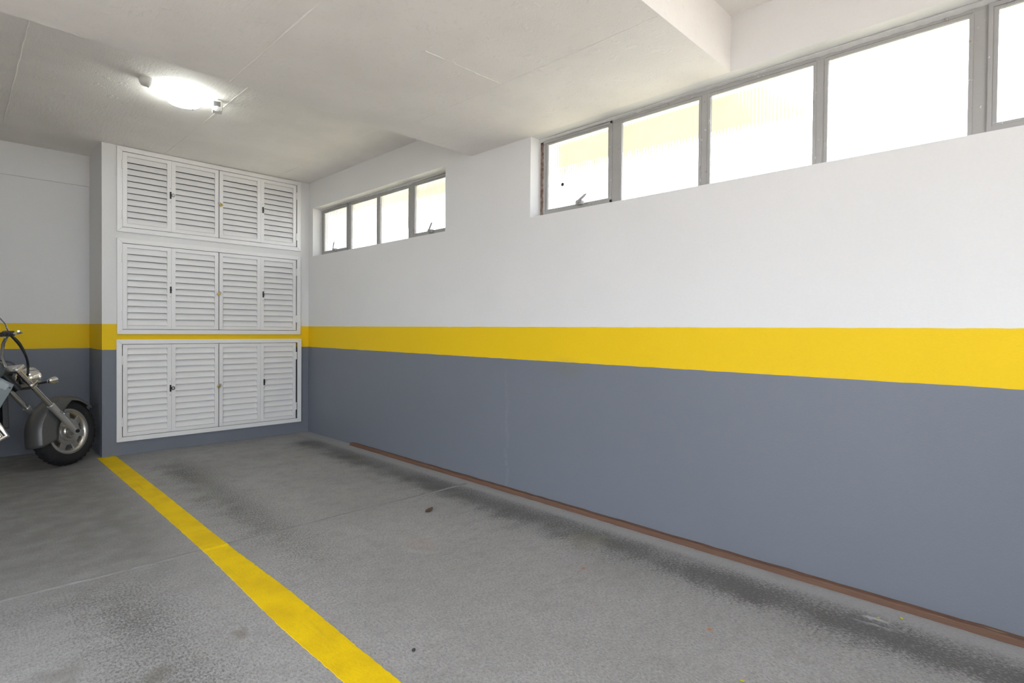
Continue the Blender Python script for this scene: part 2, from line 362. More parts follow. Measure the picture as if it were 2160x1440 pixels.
# floor: joint and painted bay line
rows = []; n = 150
for i in range(n+1):
    x = XL+(3.05-XL)*i/n; yy = 3.53+.006*math.sin(x*7)+rnd.uniform(-.003, .003); hh = rnd.uniform(.002, .0055)
    rows.append([Vector((x, yy-.022, -.0005)), Vector((x, yy-.008, hh)), Vector((x, yy+.006, hh*.6)), Vector((x, yy+.02, -.0005))])
MB().grid(rows).build('construction_joint', 'joint', floor)
lx = [(6.77, 1.003), (4.85, 1.019), (3.48, 1.022), (2.42, .999), (1.84, 1.006), (0, 1.005), (-3.5, 1.0)]
rx = [(6.77, 1.155), (5.14, 1.162), (3.53, 1.158), (2.66, 1.172), (2.03, 1.160), (1.69, 1.158), (-3.5, 1.158)]
def itp(t, y):
    for (a, p), (c, q) in zip(t, t[1:]):
        if y >= c: return p+(q-p)*(a-y)/(a-c)
    return t[-1][1]
rows = []; n = 420; y1, y0 = 6.722, -1.9
for i in range(n+1):
    y = y1+(y0-y1)*i/n; z = .0016+.0075*math.exp(-((y-3.53)/.02)**2)
    jl = rnd.uniform(-.0022, .0022); jr = rnd.uniform(-.0022, .0022)
    L, R_ = itp(lx, y)+jl, itp(rx, y)+jr
    rows.append([Vector((L, y, -.0005)), Vector((L+.001, y, z)), Vector((R_-.001, y, z)), Vector((R_, y, -.0005))])
MB().grid(rows).build('parking_line', 'line', floor)

# ------------------------------------------------------------------ windows
XG = XW+.117                                        # plane of the steel frames
def pane_mesh(w_, h_, pitch=.021):
    b = MB(); k = max(2, round(w_/pitch)); per = 8; rows = []
    for i in range(k*per+1):
        y = w_*i/(k*per); d = .0018*(.5-.5*math.cos(2*math.pi*i/per))
        rows.append([Vector((-d-.001, y, 0)), Vector((-d-.001, y, h_)), Vector((.003, y, h_)), Vector((.003, y, 0)), Vector((-d-.001, y, 0))])
    b.grid(rows); b.f.append([0, 1, 2, 3]); b.f.append([len(b.v)-5+j for j in (3, 2, 1, 0)])
    return b.mesh('pane', smooth=True)
def lever(parent, y, z, ang, flip=1, x=XG-.03):
    b = MB().box((x-.012, y-.028, z-.018), (x+.02, y+.028, z+.012)); b.cyl((x-.03, y, z), (x-.01, y, z), .012, n=10)
    M = Matrix.Translation((x-.026, y, z)) @ Matrix.Rotation(ang, 4, 'X')
    b.prism([(-.010, -.006), (.010, -.006), (.012, .075), (.002, .098), (-.008, .07)], .007, M @ Matrix.Rotation(math.pi/2, 4, 'Y') @ Matrix.Rotation(math.pi/2, 4, 'Z'))
    b.build('window_latch', 'steel', parent, bevel=.0015)
def window(name, label, y0, y1, z0, z1, cells, rust_left):
    root = struct(empty(name, (0, 0, 0)), label)
    f = MB().box((XG, y0, z1-.032), (XG+.035, y1, z1)).box((XG, y0, z0), (XG+.035, y1, z0+.02))
    f.build('window_frame', 'steel', root, bevel=.002)
    MB().box((XG, y1-.028, z0), (XG+.035, y1, z1)).build('frame_post', 'rust' if rust_left else 'steel', root, bevel=.002)
    MB().box((XG, y0, z0), (XG+.035, y0+.03, z1)).build('frame_post', 'steel', root, bevel=.002)
    # uneven mortar bead along the head
    rows = []; k = int((y1-y0)*40)
    for i in range(k+1):
        y = y0+(y1-y0)*i/k; d = .012+rnd.uniform(0, .006)+.006*math.sin(y*3)
        rows.append([Vector((XG-.020, y, z1+.001)), Vector((XG-.018-d*.3, y, z1-d*.4)), Vector((XG-.003, y, z1-d)), Vector((XG+.01, y, z1-d))])
    MB().grid(rows).build('mortar_bead', 'mortar', root)
    prev = None
    for i, (a, c, sash) in enumerate(cells):        # glass from y=a (far) down to y=c (near)
        zt, zb_ = z1-.05, z0+(.062 if sash else .022)
        if prev is not None:
            mid0, mid1 = a, prev
            MB().box((XG+.001, mid0-.001, z0), (XG+.034, mid1+.001, z1)).build('mullion', 'steel', root, bevel=.002)
        fr = MB(); g = .013                          # glazing bars around each light
        fr.box((XG-.004, a-g, zb_-g), (XG+.012, a+.004, zt+g)).box((XG-.004, c-.004, zb_-g), (XG+.012, c+g, zt+g)).box((XG-.004, c+g, zt-.002), (XG+.012, a-g, zt+g)).box((XG-.004, c+g, zb_-g), (XG+.012, a-g, zb_+.004))
        if sash:
            fr.box((XG-.010, c-.02, z0+.014), (XG+.016, a+.02, zb_-.012)).box((XG-.010, c-.02, z0+.014), (XG+.01, c-.004, zt+.03)).box((XG-.010, a+.004, z0+.014), (XG+.01, a+.02, zt+.03)).box((XG-.010, c-.02, zt+.012), (XG+.01, a+.02, zt+.03))
        fr.build('sash' if sash else 'glazing_bead', 'steel', root, bevel=.0015)
        p = link('pane', pane_mesh(a-c-.022, zt-zb_-.004), 'glass', root); p.location = (XG+.012, c+.011, zb_+.002)
        prev = c
    return root
w1 = window('window_1', 'long steel strip window of ribbed glass panes beneath the beam', W1Y0, W1Y1, W1Z0, ZL-.002,
    [(2.866, 2.271, 1), (2.187, 1.596, 0), (1.547, .945, 0), (.899, .293, 0), (.217, -.378, 1), (-.462, -1.08, 0)], True)
w2 = window('window_2', 'shorter steel window of ribbed panes beside the cabinets', W2Y0, W2Y1, W2Z0, W2Z1,
    [(6.555, 5.973, 1), (5.895, 5.313, 0), (5.274, 4.715, 0), (4.633, 4.04, 1)], False)
p = on(1222, 428, 'x', XG-.03); lever(w1, p.y, p.z+.006, math.radians(62))
p = on(706, 527, 'x', XG-.03); lever(w2, p.y, p.z+.006, math.radians(18))
p = on(908, 488, 'x', XG-.03); lever(w2, p.y, p.z+.006, math.radians(38))
p = on(1187, 389, 'x', XG-.004)
MB().cyl((p.x, p.y, p.z), (p.x-.004, p.y, p.z), .014, n=12).build('sticker', 'stone', w1)

# ------------------------------------------------------------------ louvred cabinets
YC = YB-.022                                        # front of the cabinet frames
def slat_mesh(w_, hgt):
    # cross-section: lower edge leans out, upper edge tucks behind the slat above
    b = MB(); prof = [(-.004, .003), (-.0045, .006), (.0225, hgt), (.0255, hgt), (.0005, .004)]
    n = len(prof); vs = [Vector((0, y, z)) for y, z in prof]+[Vector((w_, y, z)) for y, z in prof]
    b.add(vs, [list(range(n)), list(range(n, 2*n))[::-1]]+[(i, i+n, (i+1) % n+n, (i+1) % n) for i in range(n)])
    return b.mesh('slat')
def frame_mitred(x0, x1, z0, z1, t, ya, yb):
    b = MB(); g = .0004
    o = [(x0, z0), (x1, z0), (x1, z1), (x0, z1)]; i_ = [(x0+t, z0+t), (x1-t, z0+t), (x1-t, z1-t), (x0+t, z1-t)]
    for k in range(4):
        p, q, r_, s_ = o[k], o[(k+1) % 4], i_[(k+1) % 4], i_[k]
        dx, dz = q[0]-p[0], q[1]-p[1]; L = math.hypot(dx, dz); e = (dx/L*g, dz/L*g)
        pts = [(p[0]+e[0], p[1]+e[1]), (q[0]-e[0], q[1]-e[1]), (r_[0]-e[0], r_[1]-e[1]), (s_[0]+e[0], s_[1]+e[1])]
        vs = [Vector((a, ya, c)) for a, c in pts]+[Vector((a, yb, c)) for a, c in pts]
        b.add(vs, [(0, 1, 2, 3), (7, 6, 5, 4)]+[(j, j+4, (j+1) % 4+4, (j+1) % 4) for j in range(4)])
    return b
DX = [1.209, 1.643, 2.111, 2.568, 2.998]            # panel joints along the cabinet
LAT = [[(360, 411.8, 1), (555, 442.8, 0)], [(360.4, 611.2, 0), (555.5, 620.8, 0)], [(359.8, 818.6, 2), (557.4, 805.5, 0)]]
LABC = ['top white louvred wall cabinet touching the ceiling', 'middle white louvred wall cabinet between the other two', 'bottom white louvred wall cabinet below the yellow band']
for ci, c in enumerate(CAB):
    z0, z1, ns = c['z0'], c['z1'], c['n']
    x0, x1 = (CXL, CXR) if ci < 2 else (CXL-.005, CXR+.012)
    root = tag(empty('louvred_cabinet', ((x0+x1)/2, YB, z0)), LABC[ci], 'cabinet', 'louvred wall cabinets')
    ox, oy, oz = root.location
    fr = frame_mitred(x0-ox, x1-ox, 0, z1-z0, .046, YC-oy, YB-.0005-oy)
    fr.build('cabinet_frame', 'alu', root, bevel=.0018)
    b = MB()                                        # liner behind the doors
    lx0, lx1, lz0, lz1, dp = nx0+.002-ox, nx1-.002-ox, .032, z1-z0-.032, .6
    b.box((lx0, dp-.01, lz0), (lx1, dp, lz1)).box((lx0, .035, lz0), (lx0+.01, dp, lz1)).box((lx1-.01, .035, lz0), (lx1, dp, lz1)).box((lx0, .035, lz0), (lx1, dp, lz0+.01)).box((lx0, .035, lz1-.01), (lx1, dp, lz1))
    b.build('cabinet_body', 'inside', root)
    zl, zh = .046+.005, z1-z0-.046-.005             # door height
    yd = YC+.004-oy                                 # door front
    for di in range(2):
        xa, xb, xc = DX[di*2]-ox+(.004 if di == 0 else .0045), DX[di*2+1]-ox, DX[di*2+2]-ox-(.0045 if di == 0 else .004)
        st = .038; pit = (zh-zl-.075)/ns; rb = .0375
        d = MB()
        for p, q in ((xa, xb-.0006), (xb+.0006, xc)):
            d.box((p, yd, zl), (p+st, yd+.028, zh)).box((q-st, yd, zl), (q, yd+.028, zh))
            d.box((p+st, yd, zl), (q-st, yd+.028, zl+rb)).box((p+st, yd, zh-rb), (q-st, yd+.028, zh))
        door = d.build('door', 'alu', root, bevel=.001)
        for p, q in ((xa, xb), (xb, xc)):
            me = slat_mesh(q-p-2*st-.002, pit+.0006)
            for k in range(ns):
                s_ = link('slat', me, 'alu', door); s_.location = (p+st+.001, yd+.006, zl+rb+k*pit-.001)
        # hinges on the outer stile
        for fz in (.16, .83):
            hx = xa-.003 if di == 0 else xc+.003; hz = zl+(zh-zl)*fz
            h = MB()
            for k in range(3): h.cyl((hx, yd-.004, hz-.045+k*.0302), (hx, yd-.004, hz-.0165+k*.0302), .0062, n=10)
            h.box((hx-.012, yd-.003, hz-.045), (hx+.012, yd-.0002, hz+.045))
            h.build('hinge', 'alu', door, smooth=True)
        # black latch on the middle stile
        px, py, ring = LAT[ci][di]; q = on(px, py, 'y', YC)
        lxp, lz = q.x-ox, q.z-oz; l = MB()
        l.box((lxp-.0085, yd-.010, lz-.017), (lxp+.0085, yd, lz+.017))
        for s_ in (-1, 1):
            l.cyl((lxp, yd-.006, lz+s_*.027), (lxp, yd, lz+s_*.027), .0095, n=12)
            l.box((lxp-.004, yd-.005, lz-.027), (lxp+.004, yd, lz+.027))
            MB().cyl((lxp-.002, yd-.0012, lz+s_*.072), (lxp-.002, yd, lz+s_*.072), .003, n=8).build('rivet', 'black', door)
        l.build('latch', 'black', door, bevel=.0012)
        if ring:
            rg = MB(); cc = Vector((lxp+.022, yd-.014, lz+.001))
            rg.tube([cc+Vector((.0125*math.cos(a), 0, .0155*math.sin(a))) for a in [2*math.pi*i/18 for i in range(18)]], .0036, 8, True)
            rg.build('latch_ring', 'shackle' if ring == 1 else 'black', door, smooth=True)
        # hasp eye at the meeting stile
        hs = MB(); hx = xc-.006 if di == 0 else xa+.006; q = on(463, (429, 620, 813)[ci], 'y', YC); hz = q.z-oz
        hs.tube([Vector((hx+(-.004 if di == 0 else .004), yd-.001, hz-.008)), Vector((hx, yd-.012, hz-.006)), Vector((hx, yd-.016, hz)), Vector((hx, yd-.012, hz+.006)), Vector((hx+(-.004 if di == 0 else .004), yd-.001, hz+.008))], .002, 6)
        hs.build('hasp_eye', 'shackle', door, smooth=True)
PLK = [(466.5, 432.5, 38, 'brass padlock hanging on the top cabinet doors'), (461.3, 620, -48, 'brass padlock on the middle cabinet doors'), (461.6, 814.5, -40, 'brass padlock on the bottom cabinet doors')]
for px, py, ang, lab in PLK:
    q = on(px, py, 'y', YC-.012); root = tag(empty('padlock', q, (0, -math.radians(ang), 0)), lab, 'padlock', 'brass padlocks')
    MB().box((-.0165, -.0065, -.0145), (.0165, .0065, .0145)).build('body', 'brass', root, bevel=.003)
    pts = [(-.0095, 0, .012), (-.0095, 0, .023)]+[(-.0095*math.cos(a), 0, .023+.0095*math.sin(a)) for a in [math.pi*i/8 for i in range(9)]]+[(.0095, 0, .012)]
    MB().tube(pts, .0024, 8).build('shackle', 'shackle', root, smooth=True)

# ------------------------------------------------------------------ ceiling lamp and sensors
lp = on(388, 211, 'z', ZC-.05); root = tag(empty('ceiling_lamp', (lp.x, lp.y, ZC)), 'lit round white ceiling lamp between two sensors', 'lamp')
MB().lathe([(0, 0), (.104, 0), (.104, -.022), (.098, -.028), (0, -.026)], 40).build('lamp_base', 'device', root, smooth=True)
MB().lathe([(.100, -.024), (.118, -.028), (.124, -.042), (.121, -.062), (.108, -.077), (.080, -.086), (.04, -.0895), (0, -.090)], 48).build('diffuser', 'lamp', root, smooth=True)
MB().prism([(.045, -.012), (.052, -.012), (.052, .022), (.045, .022)], .002, Matrix.Translation((.03, .05, -.0865))).build('brand_mark', 'grey', root)
sp_ = on(309, 166, 'z', ZC); root = tag(empty('smoke_detector', (sp_.x, sp_.y, ZC)), 'round white domed detector beside the lit lamp on the ceiling', 'sensor')
MB().lathe([(0, 0), (.050, 0), (.050, -.012), (.046, -.030), (.036, -.046), (.018, -.054), (0, -.055)], 32).build('housing', 'device', root, smooth=True)
MB().lathe([(0, -.0535), (.006, -.0535), (.006, -.057), (0, -.058)], 10, Matrix.Translation((.012, .004, 0))).build('indicator', 'grey', root)
ps = on(458, 211, 'z', ZC); root = tag(empty('motion_sensor', (ps.x, ps.y, ZC), (0, 0, math.radians(-18))), 'white motion sensor with grey square lens wired to the lamp', 'sensor')
MB().lathe([(0, 0), (.030, 0), (.030, -.010), (.014, -.016), (.010, -.03)], 20).build('mount', 'device', root, smooth=True)
MB().prism([(-.034, -.115), (.034, -.115), (.040, -.06), (.036, -.022), (.024, -.012), (-.024, -.012), (-.036, -.022), (-.040, -.06)], .05, Matrix.Translation((0, .028, 0)) @ Matrix.Rotation(math.radians(90-14), 4, 'X')).build('housing', 'device', root, bevel=.006)
Mp = Matrix.Translation((0, .028, 0)) @ Matrix.Rotation(math.radians(90-14), 4, 'X')
MB().box((-.023, -.078, .049), (.023, -.036, .053), Mp).build('lens', 'grey', root, bevel=.001)
MB().lathe([(0, .0), (.025, 0), (.024, .004), (.012, .009), (0, .010)], 20, Mp @ Matrix.Translation((0, -.10, .049))).build('lower_lens', 'device', root, smooth=True)
a = Vector((lp.x+.10, lp.y+.03, ZC-.006)); c_ = Vector((ps.x-.02, ps.y, ZC-.008))
cab_ = MB().tube([a.lerp(c_, t)+Vector((0, 0, -.004*math.sin(t*math.pi))) for t in [i/10 for i in range(11)]], .0026, 6)
tag(cab_.build('sensor_cable', 'device', smooth=True), 'thin white cable from the lamp to the motion sensor', 'cable')

# ------------------------------------------------------------------ timber along the wall
bt = MB(); rows = []; n = 90; yA, yB_ = 5.60, -1.65
for i in range(n+1):
    y = yA+(yB_-yA)*i/n; j = lambda s=.002: rnd.uniform(-s, s)
    hh, dd = .030+j(), .046+j(.0025)
    rows.append([Vector((XW-.002, y, .001)), Vector((XW-.002, y, hh)), Vector((XW-dd+.006, y, hh+j(.001))), Vector((XW-dd, y, hh-.005)), Vector((XW-dd+j(.001), y, .001)), Vector((XW-.002, y, .001))])
bt.grid(rows); bt.f.append([0, 1, 2, 3, 4]); bt.f.append([n*6+k for k in (4, 3, 2, 1, 0)])
tag(bt.build('timber_strip', 'wood'), 'long weathered brown timber strip lying on the floor against the wall', 'wood strip')

# ------------------------------------------------------------------ motorcycle
PHI, PSI, LEAN = math.radians(40), math.radians(10), math.radians(-7)
RW, RAKE = .312, math.radians(38.5)
bike = tag(empty('motorcycle', (.765, 6.60, 0)), 'grey cruiser motorcycle parked in the recess with front wheel turned', 'motorcycle')
S = Matrix.Rotation(PHI, 4, 'Z') @ Matrix.Rotation(LEAN, 4, 'X')                      # steered front end
ax_ = Vector((-math.sin(RAKE), 0, math.cos(RAKE)))
axle = Vector((0, 0, RW)); head = axle+ax_*.70
hw = S @ head
Bm = Matrix.Translation((hw.x, hw.y, 0)) @ Matrix.Rotation(PSI, 4, 'Z') @ Matrix.Rotation(LEAN, 4, 'X')
Bm = Bm @ Matrix.Translation((0, -(Matrix.Rotation(LEAN, 4, 'X') @ Vector((0, 0, head.z))).y, 0))
def put(b, M): b.v = [M @ p for p in b.v]; return b
YAX = Matrix.Rotation(-math.pi/2, 4, 'X')           # local z -> +y (left)
def wheel(M, center, R, rr, hw_, name, spokes=7):
    T = M @ Matrix.Translation(center) @ YAX
    rim = MB().lathe([(rr-.018, -.036), (rr-.004, -.040), (rr+.006, -.045), (rr+.006, -.050), (rr-.008, -.051), (rr-.022, -.046), (rr-.034, -.030), (rr-.042, -.012), (rr-.042, .012), (rr-.034, .030), (rr-.022, .046), (rr-.008, .051), (rr+.006, .050), (rr+.006, .045), (rr-.004, .040), (rr-.018, .036), (rr-.018, -.036)], 56)
    w_ = put(rim, T).build(name, 'alloy', bike, smooth=True)
    k = 14; pr = []
    for i in range(k+1):
        a = math.radians(-128+256*i/k); pr.append((R-.085+.085*max(-.45, math.cos(a)) if True else 0, hw_*math.sin(a)))
    prof = [(rr-.002, -.044), (rr+.02, -hw_*.93), (rr+.052, -hw_), (R-.03, -hw_*.86), (R-.010, -hw_*.55), (R-.001, -hw_*.2), (R, 0), (R-.001, hw_*.2), (R-.010, hw_*.55), (R-.03, hw_*.86), (rr+.052, hw_), (rr+.02, hw_*.93), (rr-.002, .044)]
    tire = put(MB().lathe(prof, 64), T).build('tire', 'rubber', w_, smooth=True)
    tr = MB()
    for i in range(36):                             # tread blocks
        a = 2*math.pi*i/36
        for s_ in (-1, 1):
            Mt = Matrix.Rotation(a+s_*.03, 4, 'Z') @ Matrix.Translation((R-.0025, 0, s_*hw_*.38)) @ Matrix.Rotation(s_*.35, 4, 'X') @ Matrix.Rotation(s_*-.28, 4, 'Y')
            tr.box((-.004, -.012, -hw_*.2), (.0012, .012, hw_*.2), Mt)
    tread = put(tr, T).build('tread', 'rubber', w_); tread['kind'] = 'stuff'
    sp = MB()
    for i in range(spokes):
        a = 2*math.pi*(i+.3)/spokes
        for s_ in (-1,):
            sp.prism([(.085, -.036), (rr-.045, -.030), (rr-.014, -.034), (rr-.014, .034), (rr-.045, .030), (.085, .036)], .030, Matrix.Rotation(a, 4, 'Z') @ Matrix.Translation((0, 0, -.038)))
    put(sp, T).build('spokes', 'alloy', w_, bevel=.003)
    hub = MB().lathe([(.0, -.108), (.018, -.108), (.020, -.096), (.034, -.092), (.040, -.072), (.058, -.070), (.066, -.058), (.088, -.054), (.094, -.046), (.122, -.043), (.127, -.034), (.127, .036), (.07, .05), (.04, .07), (.02, .09), (0, .09)], 40)
    put(hub, T).build('hub', 'alloy', w_, smooth=True)
    return w_
wheel(S, axle, RW, .205, .066, 'front_wheel')
put(MB().cyl((0, -.128, 0), (0, .128, 0), .012, n=14), S @ Matrix.Translation(axle)).build('axle', 'black', bike, smooth=True)
FY = .118
for s_ in (-1, 1):
    o_ = axle+Vector((-.012, s_*FY, 0))
    p0 = o_-ax_*.035; f = MB()
    f.cyl(p0, o_+ax_*.10, .023, .027, 18).cyl(o_+ax_*.10, o_+ax_*.33, .027, .030, 18).cyl(o_+ax_*.33, o_+ax_*.345, .031, .031, 18)
    leg = put(f, S).build('fork_slider', 'slider', bike, smooth=True)
    put(MB().cyl(o_+ax_*.345, o_+ax_*.80, .0225, n=20), S).build('fork_tube', 'chrome', bike, smooth=True)
    rg = MB(); e1 = Vector((0, 1, 0)); e2 = ax_; cc = o_+ax_*.245+Vector((.012, s_*.030, 0))
    rg.tube([cc+Vector((math.cos(a)*.012, 0, 0))+e2*math.sin(a)*.024 for a in [2*math.pi*i/16 for i in range(16)]], .0028, 6, True)
    put(rg, S).build('reflector_ring', 'chrome', leg, smooth=True)
    put(MB().lathe([(0, -.006), (.017, -.006), (.017, .006), (0, .006)], 16, Matrix.Translation(o_+Vector((.0, s_*.028, -.004))) @ YAX), S).build('axle_cap', 'engine', leg)
# deep valanced fender
rows = []; A0, A1 = math.radians(38), math.radians(196); n = 40; RF = RW+.022
for i in range(n+1):
    a = A0+(A1-A0)*i/n; t = i/n
    skirt = .020+.135*min(1, max(0, (t-.30)/.28))**.9      # sides drop further towards the rear
    flare = .012*max(0, (t-.9)/.1); hwf = .090
    prof = []
    for q in range(17):
        u = -1+2*q/16
        if abs(u) > .55:
            k = (abs(u)-.55)/.45; y = hwf*(.97+.03*k); r_ = RF-.028-skirt*k
        else:
            k = u/.55; y = hwf*math.sin(k*math.pi/2*.92)/math.sin(math.pi/2*.92)*.97; r_ = RF-.028+.028*math.cos(k*math.pi/2)
        y = math.copysign(abs(y), u) if abs(u) > .55 else y
        prof.append(axle+Vector(((r_+flare)*math.cos(a), -y, (r_+flare)*math.sin(a))))
    rows.append(prof)
put(MB().grid(rows), S).build('front_fender', 'fender', bike, smooth=True, solid=.003)
# yokes
def yoke(L, name, hgt):
    b = MB(); c0 = axle+ax_*L; Mx = Matrix.Translation(c0) @ Matrix.Rotation(-RAKE, 4, 'Y')
    b.box((-.045, -FY-.03, -hgt/2), (.045, FY+.03, hgt/2), Mx)
    put(b, S).build(name, 'alloy', bike, bevel=.006)
yoke(.60, 'lower_yoke', .03); yoke(.785, 'upper_yoke', .026)
# headlight, indicators
hl = axle+ax_*.66+Vector((.135, 0, .012)); Mh = S @ Matrix.Translation(hl) @ Matrix.Rotation(math.radians(90-4), 4, 'Y')
put(MB().lathe([(0, -.115), (.045, -.108), (.075, -.08), (.090, -.035), (.094, 0), (.098, .004), (.098, .018), (.088, .022)], 32), Mh).build('headlight_shell', 'chrome', bike, smooth=True)
put(MB().lathe([(.090, .020), (.06, .033), (0, .040)], 32), Mh).build('headlight_lens', 'lens', bike, smooth=True)
for s_ in (-1, 1):
    base = axle+ax_*.60+Vector((.02, s_*.10, 0)); tip = base+Vector((.035, s_*.145, .012))
    put(MB().cyl(base, tip, .009, n=10), S).build('indicator_stalk', 'black', bike, smooth=True)
    Mi = S @ Matrix.Translation(tip+Vector((.012, s_*.012, .006))) @ Matrix.Rotation(math.radians(84), 4, 'Y')
    put(MB().lathe([(0, -.058), (.014, -.054), (.025, -.034), (.031, -.005), (.031, .012)], 20), Mi).build('indicator', 'chrome', bike, smooth=True)
    put(MB().lathe([(.030, .012), (.02, .022), (0, .025)], 20), Mi).build('indicator_lens', 'amber', bike, smooth=True)
# handlebar with risers, grips, levers, mirrors
top = axle+ax_*.80
bar = []
for s_ in (-1, 1):
    bar.append([top+Vector((-.03, s_*.05, .02)), top+Vector((-.055, s_*.055, .12)), top+Vector((-.09, s_*.12, .21)), top+Vector((-.17, s_*.25, .265)), top+Vector((-.28, s_*.36, .265)), top+Vector((-.38, s_*.43, .25))])
hbp = list(reversed(bar[0]))+bar[1]
put(MB().tube(hbp, .0125, 10), S).build('handlebar', 'chrome', bike, smooth=True)
for s_, pts in zip((-1, 1), bar):
    put(MB().cyl(pts[4]+(pts[4]-pts[5])*.15, pts[5]+(pts[5]-pts[4])*.1, .018, n=14), S).build('grip', 'rubber', bike, smooth=True)
    g0 = pts[4]; b = MB().cyl(g0+Vector((.04, -s_*.03, 0)), g0+Vector((-.02, s_*.01, 0)), .024, n=14).box((g0.x-.01, g0.y-.02, g0.z-.02), (g0.x+.05, g0.y+.02, g0.z+.02))
    put(b, S).build('switch_housing', 'black', bike, smooth=True)
    lv = [g0+Vector((.035, 0, 0)), g0+Vector((.055, s_*.04, -.004)), g0+Vector((.02, s_*.11, -.004)), g0+Vector((-.05, s_*.17, -.004)), g0+Vector((-.075, s_*.185, -.002))]
    put(MB().tube(lv, [.009, .008, .007, .006, .009], 8), S).build('lever', 'slider', bike, smooth=True)
    ms = [g0+Vector((.02, 0, .015)), g0+Vector((-.01, s_*.01, .08)), g0+Vector((-.07, s_*.0, .17)), g0+Vector((-.13, -s_*.02, .23))]
    put(MB().tube(ms, .006, 8), S).build('mirror_stem', 'chrome', bike, smooth=True)
    Mm = S @ Matrix.Translation(ms[-1]+Vector((-.0, s_*.02, .02))) @ Matrix.Rotation(math.radians(-90), 4, 'Y') @ Matrix.Diagonal((.7, 1.2, 1, 1))
    put(MB().lathe([(0, -.03), (.03, -.026), (.052, -.008), (.056, 0), (.05, .004), (0, .004)], 24), Mm).build('mirror', 'chrome', bike, smooth=True)
for k, s_ in ((0, -1), (1, -1), (2, 1)):             # control cables looping to the headlight
    g0 = bar[0][4] if s_ < 0 else bar[1][4]
    pts = [g0+Vector((.03, 0, -.01)), g0+Vector((.13, -s_*.03, -.08-.02*k)), top+Vector((.10+.02*k, s_*(.12-.02*k), .06)), top+Vector((.13, s_*.08, -.06)), axle+ax_*.68+Vector((.05, s_*.06, .0))]
    sm = []
    for i in range(len(pts)-1):
        for t in range(6):
            u = t/6; p_1 = pts[max(i-1, 0)]; p_2, p_3 = pts[i], pts[i+1]; p_4 = pts[min(i+2, len(pts)-1)]
            sm.append(.5*((2*p_2)+(p_3-p_1)*u+(2*p_1-5*p_2+4*p_3-p_4)*u*u+(3*p_2-p_1-3*p_3+p_4)*u**3))
    put(MB().tube(sm+[pts[-1]], .009 if k < 2 else .007, 8), S).build('control_cable', 'black', bike, smooth=True)
# --- body (behind the steering head)
def sup(cx, cy, cz, rx_, ry_, rz_, e=.75, nu=28, nv=14, M=None):
    rows = []
    f_ = lambda v, p_: math.copysign(abs(v)**p_, v)
    for i in range(nu):
        a = 2*math.pi*i/nu; rows.append([Vector((cx+rx_*f_(math.cos(a), e)*f_(math.cos(t), e), cy+ry_*f_(math.sin(a), e)*f_(math.cos(t), e), cz+rz_*f_(math.sin(t), e))) for t in [-math.pi/2+math.pi*j/nv for j in range(nv+1)]])
    b = MB().grid(rows, True)
    return b
HZ = head.z
tk = sup(-.40, 0, HZ+.06, .36, .165, .135, .8)
for p in tk.v:                                       # teardrop: taper and drop towards the seat
    t = (p.x+.76)/.72; p.y *= .55+.45*min(1, t*1.2); p.z -= .10*(1-t)
put(tk, Bm).build('fuel_tank', 'tank', bike, smooth=True)
put(MB().lathe([(0, .0), (.035, 0), (.034, .012), (0, .016)], 20, Matrix.Translation((-.33, 0, HZ+.185))), Bm).build('fuel_cap', 'chrome', bike, smooth=True)
put(sup(-.92, 0, HZ-.13, .26, .15, .055), Bm).build('rider_seat', 'seat', bike, smooth=True)
put(sup(-1.28, 0, HZ-.04, .19, .11, .05), Bm).build('pillion_seat', 'seat', bike, smooth=True)
rc = Vector((-1.24, 0, .315)); wheel(Bm, rc, .315, .205, .082, 'rear_wheel')
rows = []
for i in range(31):
    a = math.radians(15+165*i/30); prof = []
    for q in range(13):
        u = -1+2*q/12; y = .115*math.sin(u*math.pi/2*.95); r_ = .315+.025-.09*abs(u)**3
        prof.append(rc+Vector((-r_*math.cos(a), -y, r_*math.sin(a))))
    rows.append(prof)
put(MB().grid(rows), Bm).build('rear_fender', 'tank', bike, smooth=True, solid=.003)
fr = MB()
for s_ in (-1, 1):
    fr.tube([(0, 0, HZ-.05), (-.12, s_*.07, HZ-.28), (-.22, s_*.09, .28), (-.40, s_*.10, .18), (-.80, s_*.11, .18), (-.98, s_*.11, .34), (-1.02, s_*.11, .62)], .017, 10)
    fr.tube([(0, 0, HZ+.02), (-.30, s_*.06, HZ-.02), (-.75, s_*.09, HZ-.16), (-1.05, s_*.11, HZ-.22), (-1.45, s_*.115, HZ-.12)], .015, 10)
    fr.tube([(-.98, s_*.13, .34), rc+Vector((0, s_*.13, 0))], .02, 10)
fr.cyl((.04, 0, HZ-.12), (-.09, 0, HZ+.06), .032, n=18)
put(fr, Bm).build('frame', 'engine', bike, smooth=True)
eng = MB().box((-.86, -.15, .20), (-.38, .15, .42)); put(eng, Bm).build('crankcase', 'engine', bike, bevel=.03)
for s_, tilt in ((0, 28), (1, -28)):
    b = MB(); Mc = Matrix.Translation((-.56-.10*s_, 0, .40)) @ Matrix.Rotation(math.radians(tilt), 4, 'Y')
    for k in range(8): b.box((-.085+.002*k, -.10, .03+k*.028), (.085-.002*k, .10, .044+k*.028), Mc)
    b.box((-.06, -.075, 0), (.06, .075, .28), Mc)
    cy_ = put(b, Bm).build('cylinder', 'engine', bike)
    put(MB().box((-.075, -.09, .26), (.075, .09, .32), Mc), Bm).build('head_cover', 'chrome', bike, bevel=.012)
put(MB().lathe([(0, -.02), (.10, -.02), (.11, 0), (.11, .02)], 28, Matrix.Translation((-.68, -.165, .31)) @ YAX), Bm).build('clutch_cover', 'chrome', bike, smooth=True)
